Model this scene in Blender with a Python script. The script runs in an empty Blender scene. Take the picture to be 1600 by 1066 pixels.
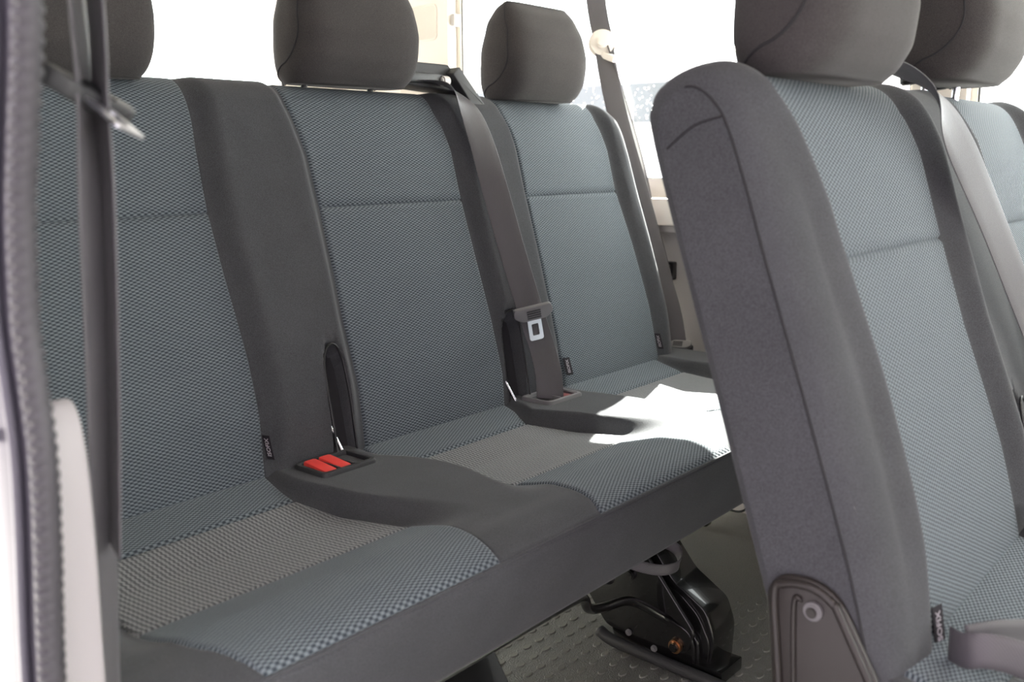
import bpy, bmesh, math, random
import numpy as np
from mathutils import Vector, Matrix
random.seed(7)
SC = bpy.context.scene
COL = SC.collection

# ------------------------------------------------------------------ camera
CAM = Vector((-1.091, -1.078, 0.428))
yaw, pitch, roll = -0.7025, 0.1898, -0.0039
d = Vector((math.cos(yaw)*math.cos(pitch), -math.sin(yaw)*math.cos(pitch), -math.sin(pitch)))
r0 = d.cross(Vector((0, 0, 1))).normalized(); u0 = r0.cross(d)
r = math.cos(roll)*r0 + math.sin(roll)*u0
u = -math.sin(roll)*r0 + math.cos(roll)*u0
cd = bpy.data.cameras.new('camera'); cam = bpy.data.objects.new('camera', cd); COL.objects.link(cam)
M = Matrix.Identity(4)
for i in range(3):
    M[i][0], M[i][1], M[i][2], M[i][3] = r[i], u[i], -d[i], CAM[i]
cam.matrix_world = M
cd.sensor_width = 36; cd.lens = 36*1500.76/1600; cd.clip_start = 0.02
cd.dof.use_dof = True; cd.dof.focus_distance = 1.50; cd.dof.aperture_fstop = 5.6
SC.camera = cam

# ------------------------------------------------------------------ light
w = bpy.data.worlds.new('world'); SC.world = w; w.use_nodes = True
bg = w.node_tree.nodes['Background']
bg.inputs[0].default_value = (0.97, 0.985, 1.0, 1); bg.inputs[1].default_value = 9.0
sd = bpy.data.lights.new('sun', 'SUN'); sd.energy = 75; sd.angle = math.radians(0.6); sd.color = (1, .96, .9)
sun = bpy.data.objects.new('sun', sd); COL.objects.link(sun)
el, az = math.radians(42), math.radians(34)
sv = Vector((math.cos(el)*math.cos(az), math.cos(el)*math.sin(az), math.sin(el)))
sun.rotation_euler = sv.to_track_quat('Z', 'Y').to_euler()
SC.view_settings.view_transform = 'Standard'
SC.view_settings.look = 'None'
SC.view_settings.gamma = 1
SC.view_settings.use_curve_mapping = False
SC.view_settings.exposure = 0.32

# ------------------------------------------------------------------ materials
def new_mat(name):
    m = bpy.data.materials.new(name); m.use_nodes = True
    nt = m.node_tree; b = nt.nodes['Principled BSDF']
    return m, nt, b
def N(nt, t, **kw):
    n = nt.nodes.new(t)
    for k, v in kw.items(): setattr(n, k, v)
    return n
def simple(name, col, rough=.5, metal=0., bump=0., bscale=400, coat=0.):
    m, nt, b = new_mat(name)
    b.inputs['Base Color'].default_value = (*col, 1); b.inputs['Roughness'].default_value = rough
    b.inputs['Metallic'].default_value = metal
    if coat: b.inputs['Coat Weight'].default_value = coat
    if bump:
        tc = N(nt, 'ShaderNodeTexCoord'); no = N(nt, 'ShaderNodeTexNoise'); no.inputs['Scale'].default_value = bscale
        bp = N(nt, 'ShaderNodeBump'); bp.inputs['Strength'].default_value = bump; bp.inputs['Distance'].default_value = .001
        nt.links.new(tc.outputs['Object'], no.inputs['Vector']); nt.links.new(no.outputs[0], bp.inputs['Height'])
        nt.links.new(bp.outputs[0], b.inputs['Normal'])
    return m
def plain_fabric(name, col):
    m, nt, b = new_mat(name)
    tc = N(nt, 'ShaderNodeTexCoord')
    no = N(nt, 'ShaderNodeTexNoise'); no.inputs['Scale'].default_value = 900; no.inputs['Detail'].default_value = 2
    n2 = N(nt, 'ShaderNodeTexNoise'); n2.inputs['Scale'].default_value = 14; n2.inputs['Detail'].default_value = 3
    nt.links.new(tc.outputs['Object'], no.inputs['Vector']); nt.links.new(tc.outputs['Object'], n2.inputs['Vector'])
    r1 = N(nt, 'ShaderNodeMapRange'); r1.inputs['From Min'].default_value = .3; r1.inputs['From Max'].default_value = .7
    r1.inputs['To Min'].default_value = .72; r1.inputs['To Max'].default_value = 1.28
    nt.links.new(no.outputs[0], r1.inputs[0])
    r2 = N(nt, 'ShaderNodeMapRange'); r2.inputs['From Min'].default_value = .3; r2.inputs['From Max'].default_value = .7
    r2.inputs['To Min'].default_value = .93; r2.inputs['To Max'].default_value = 1.07
    nt.links.new(n2.outputs[0], r2.inputs[0])
    mu = N(nt, 'ShaderNodeMath', operation='MULTIPLY'); nt.links.new(r1.outputs[0], mu.inputs[0]); nt.links.new(r2.outputs[0], mu.inputs[1])
    vm = N(nt, 'ShaderNodeVectorMath', operation='SCALE'); vm.inputs[0].default_value = col
    nt.links.new(mu.outputs[0], vm.inputs['Scale']); nt.links.new(vm.outputs[0], b.inputs['Base Color'])
    b.inputs['Roughness'].default_value = .95; b.inputs['Specular IOR Level'].default_value = .15
    b.inputs['Sheen Weight'].default_value = .12; b.inputs['Sheen Roughness'].default_value = .4
    bp = N(nt, 'ShaderNodeBump'); bp.inputs['Strength'].default_value = .35; bp.inputs['Distance'].default_value = .0006
    nt.links.new(no.outputs[0], bp.inputs['Height']); nt.links.new(bp.outputs[0], b.inputs['Normal'])
    return m
def weave(name, dark, light, bw, bh, mort, rot=False, bump=.6):
    m, nt, b = new_mat(name)
    uv = N(nt, 'ShaderNodeUVMap'); mp = N(nt, 'ShaderNodeMapping')
    if rot: mp.inputs['Rotation'].default_value = (0, 0, math.pi/2)
    nt.links.new(uv.outputs[0], mp.inputs[0])
    # staggered lozenges: cos(u) * cos(v), slightly wavy
    no = N(nt, 'ShaderNodeTexNoise'); no.inputs['Scale'].default_value = 160; no.inputs['Detail'].default_value = 1
    nt.links.new(uv.outputs[0], no.inputs['Vector'])
    ad = N(nt, 'ShaderNodeVectorMath', operation='MULTIPLY_ADD'); ad.inputs[1].default_value = (.0014, .0010, 0)
    nt.links.new(no.outputs['Color'], ad.inputs[0]); nt.links.new(mp.outputs[0], ad.inputs[2])
    sp = N(nt, 'ShaderNodeSeparateXYZ'); nt.links.new(ad.outputs[0], sp.inputs[0])
    def cosn(sock, per, ph=0.):
        a = N(nt, 'ShaderNodeMath', operation='MULTIPLY_ADD'); a.inputs[1].default_value = 2*math.pi/per; a.inputs[2].default_value = ph
        nt.links.new(sock, a.inputs[0]); c = N(nt, 'ShaderNodeMath', operation='COSINE'); nt.links.new(a.outputs[0], c.inputs[0]); return c.outputs[0]
    g = N(nt, 'ShaderNodeMath', operation='MULTIPLY')
    nt.links.new(cosn(sp.outputs[0], bw), g.inputs[0]); nt.links.new(cosn(sp.outputs[1], bh), g.inputs[1])
    if rot:      # ribs: add a strong stripe across
        st = N(nt, 'ShaderNodeMath', operation='MULTIPLY_ADD'); st.inputs[1].default_value = 1.1
        nt.links.new(cosn(sp.outputs[1], mort), st.inputs[0]); nt.links.new(g.outputs[0], st.inputs[2]); g = st
    mr = N(nt, 'ShaderNodeMapRange', interpolation_type='SMOOTHSTEP'); mr.inputs['From Min'].default_value = -.85; mr.inputs['From Max'].default_value = .95
    nt.links.new(g.outputs[0], mr.inputs[0])
    mx = N(nt, 'ShaderNodeMix', data_type='RGBA'); mx.inputs[6].default_value = (*dark, 1); mx.inputs[7].default_value = (*light, 1)
    nt.links.new(mr.outputs[0], mx.inputs[0]); nt.links.new(mx.outputs[2], b.inputs['Base Color'])
    b.inputs['Roughness'].default_value = .85; b.inputs['Specular IOR Level'].default_value = .2
    b.inputs['Sheen Weight'].default_value = .08
    bp = N(nt, 'ShaderNodeBump'); bp.inputs['Strength'].default_value = bump; bp.inputs['Distance'].default_value = .0008
    nt.links.new(mr.outputs[0], bp.inputs['Height']); nt.links.new(bp.outputs[0], b.inputs['Normal'])
    return m
def webbing_mat(name, col):
    m, nt, b = new_mat(name)
    uv = N(nt, 'ShaderNodeUVMap'); wv = N(nt, 'ShaderNodeTexWave'); wv.bands_direction = 'DIAGONAL'
    wv.inputs['Scale'].default_value = 190; wv.inputs['Distortion'].default_value = .4
    nt.links.new(uv.outputs[0], wv.inputs['Vector'])
    mx = N(nt, 'ShaderNodeMix', data_type='RGBA'); mx.inputs[6].default_value = (*[c*.8 for c in col], 1); mx.inputs[7].default_value = (*[c*1.2 for c in col], 1)
    nt.links.new(wv.outputs['Fac'], mx.inputs[0]); nt.links.new(mx.outputs[2], b.inputs['Base Color'])
    b.inputs['Roughness'].default_value = .42; b.inputs['Sheen Weight'].default_value = .05
    bp = N(nt, 'ShaderNodeBump'); bp.inputs['Strength'].default_value = .3; bp.inputs['Distance'].default_value = .0006
    nt.links.new(wv.outputs['Fac'], bp.inputs['Height']); nt.links.new(bp.outputs[0], b.inputs['Normal'])
    return m
MT = {}
MT['plain'] = plain_fabric('plain_fabric', (.062, .064, .069))
MT['head'] = plain_fabric('headrest_fabric', (.052, .048, .048))
MT['pattern'] = weave('woven_fabric', (.030, .039, .049), (.178, .205, .224), .0098, .0048, 0)
MT['rib'] = weave('ribbed_fabric', (.082, .086, .091), (.235, .240, .245), .009, .0052, .0062, rot=True, bump=.6)
MT['thread'] = simple('seam_thread', (.02, .02, .022), .9)
MT['web'] = webbing_mat('belt_webbing', (.078, .073, .080))
MT['black'] = simple('black_plastic', (.012, .012, .013), .35)
MT['blackrough'] = simple('grained_black_plastic', (.03, .03, .032), .55, bump=.4, bscale=700)
MT['blackmetal'] = simple('black_enamelled_steel', (.008, .008, .008), .22, coat=.5)
MT['bracket'] = simple('brown_black_steel', (.020, .016, .014), .42)
MT['chrome'] = simple('chrome_steel', (.75, .75, .78), .15, metal=1)
MT['steel'] = simple('brushed_steel', (.55, .55, .6), .35, metal=1)
MT['copper'] = simple('brass_bushing', (.45, .25, .14), .35, metal=1)
MT['red'] = simple('red_plastic', (.75, .06, .05), .4)
MT['darkred'] = simple('dark_red_plastic', (.16, .012, .012), .4)
MT['greyplastic'] = simple('grey_plastic', (.16, .155, .16), .45)
MT['tag'] = simple('tag_cloth', (.014, .011, .015), .8)
MT['letter'] = simple('tag_thread', (.42, .38, .42), .8)
MT['cream'] = simple('cream_trim', (.74, .69, .63), .5, bump=.15, bscale=500)
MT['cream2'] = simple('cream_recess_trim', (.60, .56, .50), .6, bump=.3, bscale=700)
MT['lower'] = simple('grey_beige_trim', (.47, .45, .43), .6, bump=.3, bscale=600)
MT['white'] = simple('white_trim', (.75, .72, .7), .45)
MT['quarter'] = simple('grey_quarter_trim', (.30, .28, .285), .5)
MT['gasket'] = simple('rubber_gasket', (.012, .012, .012), .6)
MT['seal'] = simple('rubber_door_seal', (.030, .0275, .032), .55, bump=.2, bscale=500)
MT['paint'] = simple('silver_lilac_paint', (.060, .055, .072), .45)
MT['ceil'] = simple('headliner', (.55, .52, .48), .9)
MT['ground'] = simple('pale_concrete', (.5, .49, .47), .9, bump=.3, bscale=60)
MT['vanwhite'] = simple('white_vehicle_paint', (.85, .85, .85), .3)
MT['vanglass'] = simple('dark_vehicle_glass', (.09, .1, .11), .3)
MT['render'] = simple('mauve_shade_wall', (.075, .066, .080), .95, bump=.3, bscale=40)  # for the added wall that dims and tints door-side light
MT['tyre'] = simple('tyre_rubber', (.02, .02, .02), .8)
# rubber floor
m, nt, b = new_mat('rubber_floor')
tc = N(nt, 'ShaderNodeTexCoord'); vo = N(nt, 'ShaderNodeTexVoronoi'); vo.inputs['Scale'].default_value = 420
nt.links.new(tc.outputs['Object'], vo.inputs['Vector'])
bp = N(nt, 'ShaderNodeBump'); bp.inputs['Strength'].default_value = .9; bp.inputs['Distance'].default_value = .0012
nt.links.new(vo.outputs['Distance'], bp.inputs['Height']); nt.links.new(bp.outputs[0], b.inputs['Normal'])
b.inputs['Base Color'].default_value = (.175, .175, .160, 1); b.inputs['Roughness'].default_value = .33
MT['floor'] = m
MT['stud'] = simple('floor_stud_rubber', (.19, .19, .17), .36)
# glass
for gname, tint in (('glass', (.93, .95, .94, 1)), ('dimming_tint', (.06, .065, .065, 1))):
  m, nt, b = new_mat('window_'+gname)
  out = nt.nodes['Material Output']; tr = N(nt, 'ShaderNodeBsdfTransparent'); gl = N(nt, 'ShaderNodeBsdfGlossy')
  tr.inputs[0].default_value = tint; gl.inputs['Roughness'].default_value = .02
  mx = N(nt, 'ShaderNodeMixShader'); mx.inputs[0].default_value = .06
  nt.links.new(tr.outputs[0], mx.inputs[1]); nt.links.new(gl.outputs[0], mx.inputs[2]); nt.links.new(mx.outputs[0], out.inputs[0])
  MT[gname] = m
m, nt, b = new_mat('water_drops')
b.inputs['Base Color'].default_value = (1, 1, 1, 1); b.inputs['Roughness'].default_value = .02
b.inputs['Transmission Weight'].default_value = 1; b.inputs['IOR'].default_value = 1.33
MT['water'] = m

# ------------------------------------------------------------------ helpers
def link_mesh(name, verts, faces, mat, parent=None, smooth=True, uvs=None, loc=None):
    me = bpy.data.meshes.new(name); me.from_pydata([tuple(v) for v in verts], [], [tuple(f) for f in faces]); me.update()
    if smooth: me.polygons.foreach_set('use_smooth', [True]*len(me.polygons))
    if uvs is not None:
        ul = me.uv_layers.new(name='UVMap')
        vi = np.zeros(len(me.loops), dtype=np.int32); me.loops.foreach_get('vertex_index', vi)
        ul.data.foreach_set('uv', np.asarray(uvs, dtype=np.float32)[vi].ravel())
    if mat: me.materials.append(MT[mat])
    o = bpy.data.objects.new(name, me); COL.objects.link(o)
    if parent: o.parent = parent
    if loc is not None: o.location = loc
    return o
def bm_link(name, bm, mat, parent=None, smooth=False):
    me = bpy.data.meshes.new(name); bmesh.ops.recalc_face_normals(bm, faces=bm.faces); bm.to_mesh(me); bm.free()
    if smooth:
        me.polygons.foreach_set('use_smooth', [True]*len(me.polygons))
    me.materials.append(MT[mat])
    o = bpy.data.objects.new(name, me); COL.objects.link(o)
    if parent: o.parent = parent
    return o
def autosmooth(o, ang=40):
    me = o.data; me.polygons.foreach_set('use_smooth', [True]*len(me.polygons))
    bm = bmesh.new(); bm.from_mesh(me)
    for e in bm.edges:
        if len(e.link_faces) == 2 and e.calc_face_angle(0) > math.radians(ang): e.smooth = False
    bm.to_mesh(me); bm.free()
def thing(name, label, cat, loc=(0, 0, 0), group=None):
    o = bpy.data.objects.new(name, None); COL.objects.link(o); o.location = loc; o.empty_display_size = .05
    o['label'] = label; o['category'] = cat
    if group: o['group'] = group
    return o
def tag(o, label, cat, group=None):
    o['label'] = label; o['category'] = cat
    if group: o['group'] = group
    return o
def struct(o):
    o['kind'] = 'structure'; return o
def grid_faces(nu, nv, closed_u=False):
    F = []
    for i in range(nv-1):
        for j in range(nu if closed_u else nu-1):
            j2 = (j+1) % nu
            F.append((i*nu+j, i*nu+j2, (i+1)*nu+j2, (i+1)*nu+j))
    return F
def catmull(pts, n):
    P = np.asarray(pts, float)
    P = np.vstack([2*P[0]-P[1], P, 2*P[-1]-P[-2]]); out = []
    seg = len(P)-3
    for k in range(n):
        t = k/(n-1)*seg; i = min(int(t), seg-1); t -= i
        a, b_, c, e = P[i], P[i+1], P[i+2], P[i+3]
        out.append(.5*((2*b_)+(c-a)*t+(2*a-5*b_+4*c-e)*t*t+(3*b_-a-3*c+e)*t**3))
    return np.array(out)
def tube(name, pts, rad, mat, parent=None, seg=10, n=None, caps=True):
    P = catmull(pts, n) if n else np.asarray(pts, float)
    V = []; F = []
    up = np.array([.13, .21, .97]); prev = None
    for i, p in enumerate(P):
        t = P[min(i+1, len(P)-1)]-P[max(i-1, 0)]; t /= np.linalg.norm(t)+1e-12
        a = np.cross(t, up) if prev is None else prev - t*(prev@t)
        a /= np.linalg.norm(a); prev = a; b_ = np.cross(t, a)
        rr = rad[i] if hasattr(rad, '__len__') else rad
        for k in range(seg):
            q = 2*math.pi*k/seg
            V.append(p+rr*(math.cos(q)*a+math.sin(q)*b_))
    F = grid_faces(seg, len(P), True)
    if caps:
        F.append(tuple(range(seg))[::-1]); F.append(tuple((len(P)-1)*seg+k for k in range(seg)))
    return link_mesh(name, V, F, mat, parent)
def ribbon(name, pts, wdirs, width, mat, parent=None, n=40, thick=.0014, closed=False):
    """webbing strap: centre points + width direction at each"""
    P = catmull(pts, n); W = catmull(wdirs, n)
    V = []; UV = []; s = 0
    for i in range(n):
        t = P[min(i+1, n-1)]-P[max(i-1, 0)]; t /= np.linalg.norm(t)+1e-12
        wv = W[i]-t*(W[i]@t); wv /= np.linalg.norm(wv); nn = np.cross(t, wv)
        if i: s += np.linalg.norm(P[i]-P[i-1])
        ww = width*.5
        for (a, c) in ((-1, -.5), (-.96, -1), (-.5, -1.15), (.5, -1.15), (.96, -1), (1, -.5), (1, .5), (.96, 1), (.5, 1.15), (-.5, 1.15), (-.96, 1), (-1, .5)):
            V.append(P[i]+a*ww*wv+c*thick*.5*nn); UV.append((a*ww, s))
    F = grid_faces(12, n, True)
    F.append(tuple(range(12))[::-1]); F.append(tuple((n-1)*12+k for k in range(12)))
    return link_mesh(name, V, F, mat, parent, uvs=UV)
def add_box(bm, c, s, R=None, bev=0):
    g = bmesh.ops.create_cube(bm, size=1)['verts']
    for v in g:
        v.co = Vector((v.co.x*s[0], v.co.y*s[1], v.co.z*s[2]))
    if bev:
        es = list({e for v in g for e in v.link_edges})
        rr = bmesh.ops.bevel(bm, geom=es, offset=bev, segments=2, affect='EDGES', profile=.6)
        g = list({v for v in rr['verts']} | {v for v in g if v.is_valid})
    for v in g:
        if R is not None: v.co = R @ v.co
        v.co += Vector(c)
    return g
def box(name, lo, hi, mat, parent=None, bev=0):
    bm = bmesh.new(); lo = Vector(lo); hi = Vector(hi)
    add_box(bm, (lo+hi)/2, hi-lo, bev=bev)
    o = bm_link(name, bm, mat, parent)
    if bev: autosmooth(o)
    return o
def prism(name, poly, axis, a, b_, mat, parent=None, bev=0, holes=None):
    """polygon in the two other axes extruded along axis from a to b_"""
    bm = bmesh.new()
    def co(p, t):
        return {'x': (t, p[0], p[1]), 'y': (p[0], t, p[1]), 'z': (p[0], p[1], t)}[axis]
    loops = [poly]+(holes or [])
    es = []
    for L in loops:
        vs = [bm.verts.new(co(p, a)) for p in L]
        es += [bm.edges.new((vs[i], vs[(i+1) % len(vs)])) for i in range(len(vs))]
    if holes:
        bmesh.ops.triangle_fill(bm, edges=es, use_beauty=True)
    else:
        bm.faces.new(bm.verts[:])
    ret = bmesh.ops.extrude_face_region(bm, geom=bm.faces[:])
    dv = Vector(co((0, 0), b_-a)) if True else None
    for v in [g for g in ret['geom'] if isinstance(g, bmesh.types.BMVert)]: v.co += dv
    if bev:
        bmesh.ops.recalc_face_normals(bm, faces=bm.faces)
        ee = [e for e in bm.edges if len(e.link_faces) == 2 and e.calc_face_angle(0) > .7 and abs((e.verts[0].co-e.verts[1].co).dot(Vector(co((0, 0), 1)))) < 1e-6]
        bmesh.ops.bevel(bm, geom=ee, offset=bev, segments=3, affect='EDGES', profile=.5)
    o = bm_link(name, bm, mat, parent); autosmooth(o, 35)
    return o
def round_poly(pts, rad, seg=5):
    out = []; n = len(pts)
    for i in range(n):
        p0, p, p1 = Vector(pts[i-1]), Vector(pts[i]), Vector(pts[(i+1) % n])
        a = (p0-p); c = (p1-p); ra = min(rad, a.length*.45, c.length*.45)
        A = p+a.normalized()*ra; Bq = p+c.normalized()*ra
        for k in range(seg+1):
            t = k/seg; out.append(tuple((1-t)**2*A+2*t*(1-t)*p+t*t*Bq))
    return out
def rrect(x0, z0, x1, z1, rad, seg=6): return round_poly([(x0, z0), (x1, z0), (x1, z1), (x0, z1)], rad, seg)
def cyl(name, c, axis, rad, h, mat, parent=None, seg=20, bev=0, rad2=None):
    bm = bmesh.new()
    bmesh.ops.create_cone(bm, cap_ends=True, segments=seg, radius1=rad, radius2=rad if rad2 is None else rad2, depth=h)
    if bev: bmesh.ops.bevel(bm, geom=[e for e in bm.edges if len(e.link_faces) == 2 and e.calc_face_angle(0) > 1], offset=bev, segments=2, affect='EDGES')
    q = Vector(axis).to_track_quat('Z', 'Y').to_matrix()
    for v in bm.verts: v.co = q @ v.co + Vector(c)
    o = bm_link(name, bm, mat, parent); autosmooth(o); return o
def sstep(x): x = np.clip(x, 0, 1); return x*x*(3-2*x)
def text_mesh(name, body, size, mat, parent, mw, ext=.0002):
    cu = bpy.data.curves.new('t', 'FONT'); cu.body = body; cu.size = size; cu.extrude = ext
    cu.align_x = 'CENTER'; cu.align_y = 'CENTER'
    cu.offset = size*.012
    to = bpy.data.objects.new('t', cu); COL.objects.link(to)
    dg = bpy.context.evaluated_depsgraph_get(); me = bpy.data.meshes.new_from_object(to.evaluated_get(dg))
    bpy.data.objects.remove(to)
    me.transform(mw); me.materials.clear(); me.materials.append(MT[mat]); me.name = name
    o = bpy.data.objects.new(name, me); COL.objects.link(o); o.parent = parent
    return o

# ------------------------------------------------------------------ bench construction
TV = np.array([0, .297, .955]); NV = np.array([0, -.955, .297])   # up along the reclined back, out of its front
BACK_PROF = catmull([(-.075, -.045), (-.05, -.016), (-.02, -.003), (.02, .002), (.12, .005), (.25, .004), (.38, .0), (.47, -.001), (.525, -.005),
                     (.555, -.015), (.573, -.033), (.579, -.055), (.576, -.079), (.562, -.100), (.52, -.111), (.3, -.113), (.1, -.115), (-.06, -.115)], 150)
CY = [-.09, -.06, 0, .07, .15, .25, .33, .38, .41, .43]          # forward distance (-y)
CZ = [-.02, -.006, -.005, -.022, -.030, -.022, 0.0, .004, .000, -.008]
_cy = np.linspace(CY[0], CY[-1], 400); _cz = np.interp(_cy, CY, CZ)
_k = np.exp(-np.linspace(-2, 2, 25)**2); _k /= _k.sum()
_cz = np.convolve(np.pad(_cz, 12, mode='edge'), _k, 'valid')
def cush_base(f): return np.interp(f, _cy, _cz)

class Bench:
    """panels: list of (centre, back half-width offset L, R); seats face -y; origin at the crease"""
    def __init__(s, root, x0, x1, bL, bR, cL, cR, slots, xc1=None, rear=.12, corner=(.085, .085), dip=.001):
        s.corner = corner; s.dip = dip
        s.root, s.x0, s.x1 = root, x0, x1; s.xb1 = x1; s.xc1 = xc1 or x1; s.rear = rear
        s.bL, s.bR, s.cL, s.cR, s.slots = bL, bR, cL, cR, slots   # lists of (t, x) curves per seat
    def edge(s, curve, t):
        c = np.asarray(curve); return np.interp(t, c[:, 0], c[:, 1])
    def outside(s, X, T, Ls, Rs):
        """distance to nearest panel (positive outside)"""
        D = np.full(np.broadcast(X, T).shape, 9.)
        for L, R in zip(Ls, Rs):
            l = s.edge(L, T); rr = s.edge(R, T)
            D = np.minimum(D, np.maximum(l-X, X-rr))
        return D
    def back_point(s, X, T, Nn, lift=0., front=1., body=True):
        """X,T,Nn arrays -> xyz"""
        e = np.minimum(X-s.x0, s.x1-X); Rr = .045
        f = np.sqrt(np.clip(1-(1-np.clip(e/Rr, 0, 1))**2, 0, 1))
        D = s.outside(X, np.clip(T, 0, .53), s.bL, s.bR)
        ridge = (.021*sstep(D/.030)-s.dip*sstep((D-.030)/.036))*(.60+.40*sstep((.58-T)/.05))*(.30+.70*sstep((T+.05)/.16))
        # shallow valley down the middle of each bolster
        nn = Nn + front*ridge
        if body: nn = nn - front*.0035*sstep(-D/.004)
        for (xa, xb, tb, ta, hw) in s.slots:
            xc = xa+(xb-xa)*np.clip((ta-T)/(ta-tb), 0, 1)
            q = np.where(T < ta-hw*2.2, np.abs(X-xc), np.sqrt((X-xc)**2+((T-(ta-hw*2.2))/2.2)**2))
            nn = nn - front*.055*sstep((hw-q)/.004)
        nc = -.058; nn = nc+(nn-nc)*(1-np.where(nn > nc, .42, s.rear)*(1-f)); T2 = T - (T > .3)*(T-.3)*.045*(1-f)
        for ee, rc in ((X-s.x0, s.corner[0]), (s.x1-X, s.corner[1])):
            fc = np.sqrt(np.clip(1-(1-np.clip(ee/rc, 0, 1))**2, 0, 1)); T2 = T2 - np.clip((T-.25)/.32, 0, 1)*rc*.75*(1-fc)
        nn = nn+lift
        P = T2[..., None]*TV+nn[..., None]*NV; P[..., 0] += X
        return P
    def xgrid(s):
        xs = list(np.linspace(s.x0, s.x0+.045, 12))+list(np.arange(s.x0+.05, s.x1-.05, .006))+list(np.linspace(s.x1-.045, s.x1, 12))
        for sl in s.slots: xs += list(np.arange(min(sl[0], sl[1])-.035, max(sl[0], sl[1])+.035, .0016))
        for L, R in zip(s.bL, s.bR):
            for c in (L, R):
                xv = [p[1] for p in c]; xs += list(np.arange(min(xv)-.008, max(xv)+.008, .002))
        xs = np.array(sorted(xs)); keep = [xs[0]]
        for x in xs[1:]:
            if x-keep[-1] > .0012: keep.append(x)
        keep[-1] = s.x1
        return np.array(keep)
    def build_back(s):
        xs = s.xgrid(); pr = BACK_PROF; npf = len(pr)
        X, T = np.meshgrid(xs, pr[:, 0], indexing='ij'); _, Nn = np.meshgrid(xs, pr[:, 1], indexing='ij')
        idx = np.arange(npf); ipk = int(np.argmax(pr[:, 0]))
        fr = np.where(idx < ipk, 1., np.clip(1-(idx-ipk)/10., 0, 1)); fr = np.broadcast_to(fr, X.shape)
        P = s.back_point(X, T, Nn, 0, fr)
        V = P.reshape(-1, 3); F = grid_faces(npf, len(xs), True)
        n0 = len(V); V = np.vstack([V, V[:npf], V[(len(xs)-1)*npf:len(xs)*npf]])
        F.append(tuple(n0+k for k in range(npf))); F.append(tuple(n0+npf+k for k in range(npf))[::-1])
        return link_mesh('backrest', V, F, 'plain', s.root)
    def back_front(s, T):
        ipk = int(np.argmax(BACK_PROF[:, 0])); p = BACK_PROF[:ipk+1]
        return np.interp(T, p[:, 0], p[:, 1])
    def build_back_panel(s, i, t0, t1, name, top=False):
        n_t = max(12, int((t1-t0)/.006)); n_x = 54
        ipk = int(np.argmax(BACK_PROF[:, 0]))
        if top:   # follow profile over the crown
            pr = [p for k, p in enumerate(BACK_PROF) if (k <= ipk+6 and p[0] >= t0)]
            Tt = np.array([t0]+[p[0] for p in pr]); Nt = np.array([s.back_front(t0)]+[p[1] for p in pr])
        else:
            Tt = np.linspace(t0, t1, n_t); Nt = s.back_front(Tt)
        arc = np.concatenate([[0], np.cumsum(np.hypot(np.diff(Tt), np.diff(Nt)))])
        uu = (1-np.cos(np.linspace(0, math.pi, n_x)))/2*.5+np.linspace(0, 1, n_x)*.5
        Te = np.clip(Tt, 0, .53)
        l = s.edge(s.bL[i], Te)[:, None]; rr = s.edge(s.bR[i], Te)[:, None]
        X = l+(rr-l)*uu[None, :]; T = np.broadcast_to(Tt[:, None], X.shape); Nn = np.broadcast_to(Nt[:, None], X.shape)
        ed = np.minimum(X-l, rr-X)
        ev = np.minimum(arc[:, None]-0, (arc[-1]-arc)[:, None] if not top else 9+0*arc[:, None])
        fall = np.clip(ed/.007, 0, 1); fall2 = np.clip(ev/.006, 0, 1)
        lift = -.003+.0055*np.sqrt(1-(1-fall)**2)*1.0
        lift = np.minimum(lift, -.0025+.005*np.sqrt(1-(1-fall2)**2))
        P = s.back_point(X, T, Nn, lift, 1., body=False)
        uv = np.stack([X, np.broadcast_to((arc+t0)[:, None], X.shape)], -1).reshape(-1, 2)
        return link_mesh(name, P.reshape(-1, 3), grid_faces(n_x, len(Tt)), 'pattern', s.root, uvs=uv)
    # cushion
    def cush_z(s, X, Fw, body=True):
        z = cush_base(Fw)
        D = s.outside(X, np.clip(Fw, 0, .43), s.cL, s.cR)
        top = .003+.004*sstep((Fw-.3)/.08)*0
        wdt = .018+.05*sstep((Fw-.15)/.2)
        k = sstep(D/wdt)
        tgt = np.maximum(z, .002-.010*sstep((Fw-.385)/.05))
        z = z+(tgt-z)*k
        if body: z = z-.0035*sstep(-D/.004)
        e = np.minimum(X-s.x0, s.x1-X); f = np.sqrt(np.clip(1-(1-np.clip(e/.03, 0, 1))**2, 0, 1))
        z = z-.025*(1-f)
        return z
    def build_cushion(s):
        s.x1 = s.xc1
        fw = np.concatenate([np.linspace(-.06, .38, 90), np.linspace(.384, .43, 12)])
        xs = [s.x0+.03*(1-math.cos(k/8*math.pi/2)) for k in range(8)]+list(np.arange(s.x0+.032, s.x1-.032, .006))+[s.x1-.03*(1-math.cos(k/8*math.pi/2)) for k in range(7, -1, -1)]
        for L, R in zip(s.cL, s.cR):
            for c in (L, R):
                xv = [p[1] for p in c]; xs += list(np.arange(min(xv)-.01, max(xv)+.01, .0025))
        xs = np.array(sorted(x for x in xs)); keep = [xs[0]]
        for x in xs[1:]:
            if x-keep[-1] > .0012: keep.append(x)
        keep[-1] = s.x1; xs = np.array(keep)
        X, Fg = np.meshgrid(xs, fw, indexing='ij'); Z = s.cush_z(X, Fg)
        top = np.stack([X, -Fg, Z], -1)
        n = len(xs); frt = []
        for (f_, z_) in ((.4325, -.0115), (.4345, -.016), (.4335, -.022), (.430, -.04), (.418, -.08), (.404, -.11), (.392, -.135), (.386, -.143), (.375, -.147), (.2, -.150), (0, -.150), (-.06, -.145), (-.075, -.12), (-.07, -.04)):
            frt.append(np.stack([xs, np.full(n, -f_), np.full(n, z_)], -1)[:, None])
        P = np.concatenate([top]+frt, 1); m_ = P.shape[1]
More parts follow.
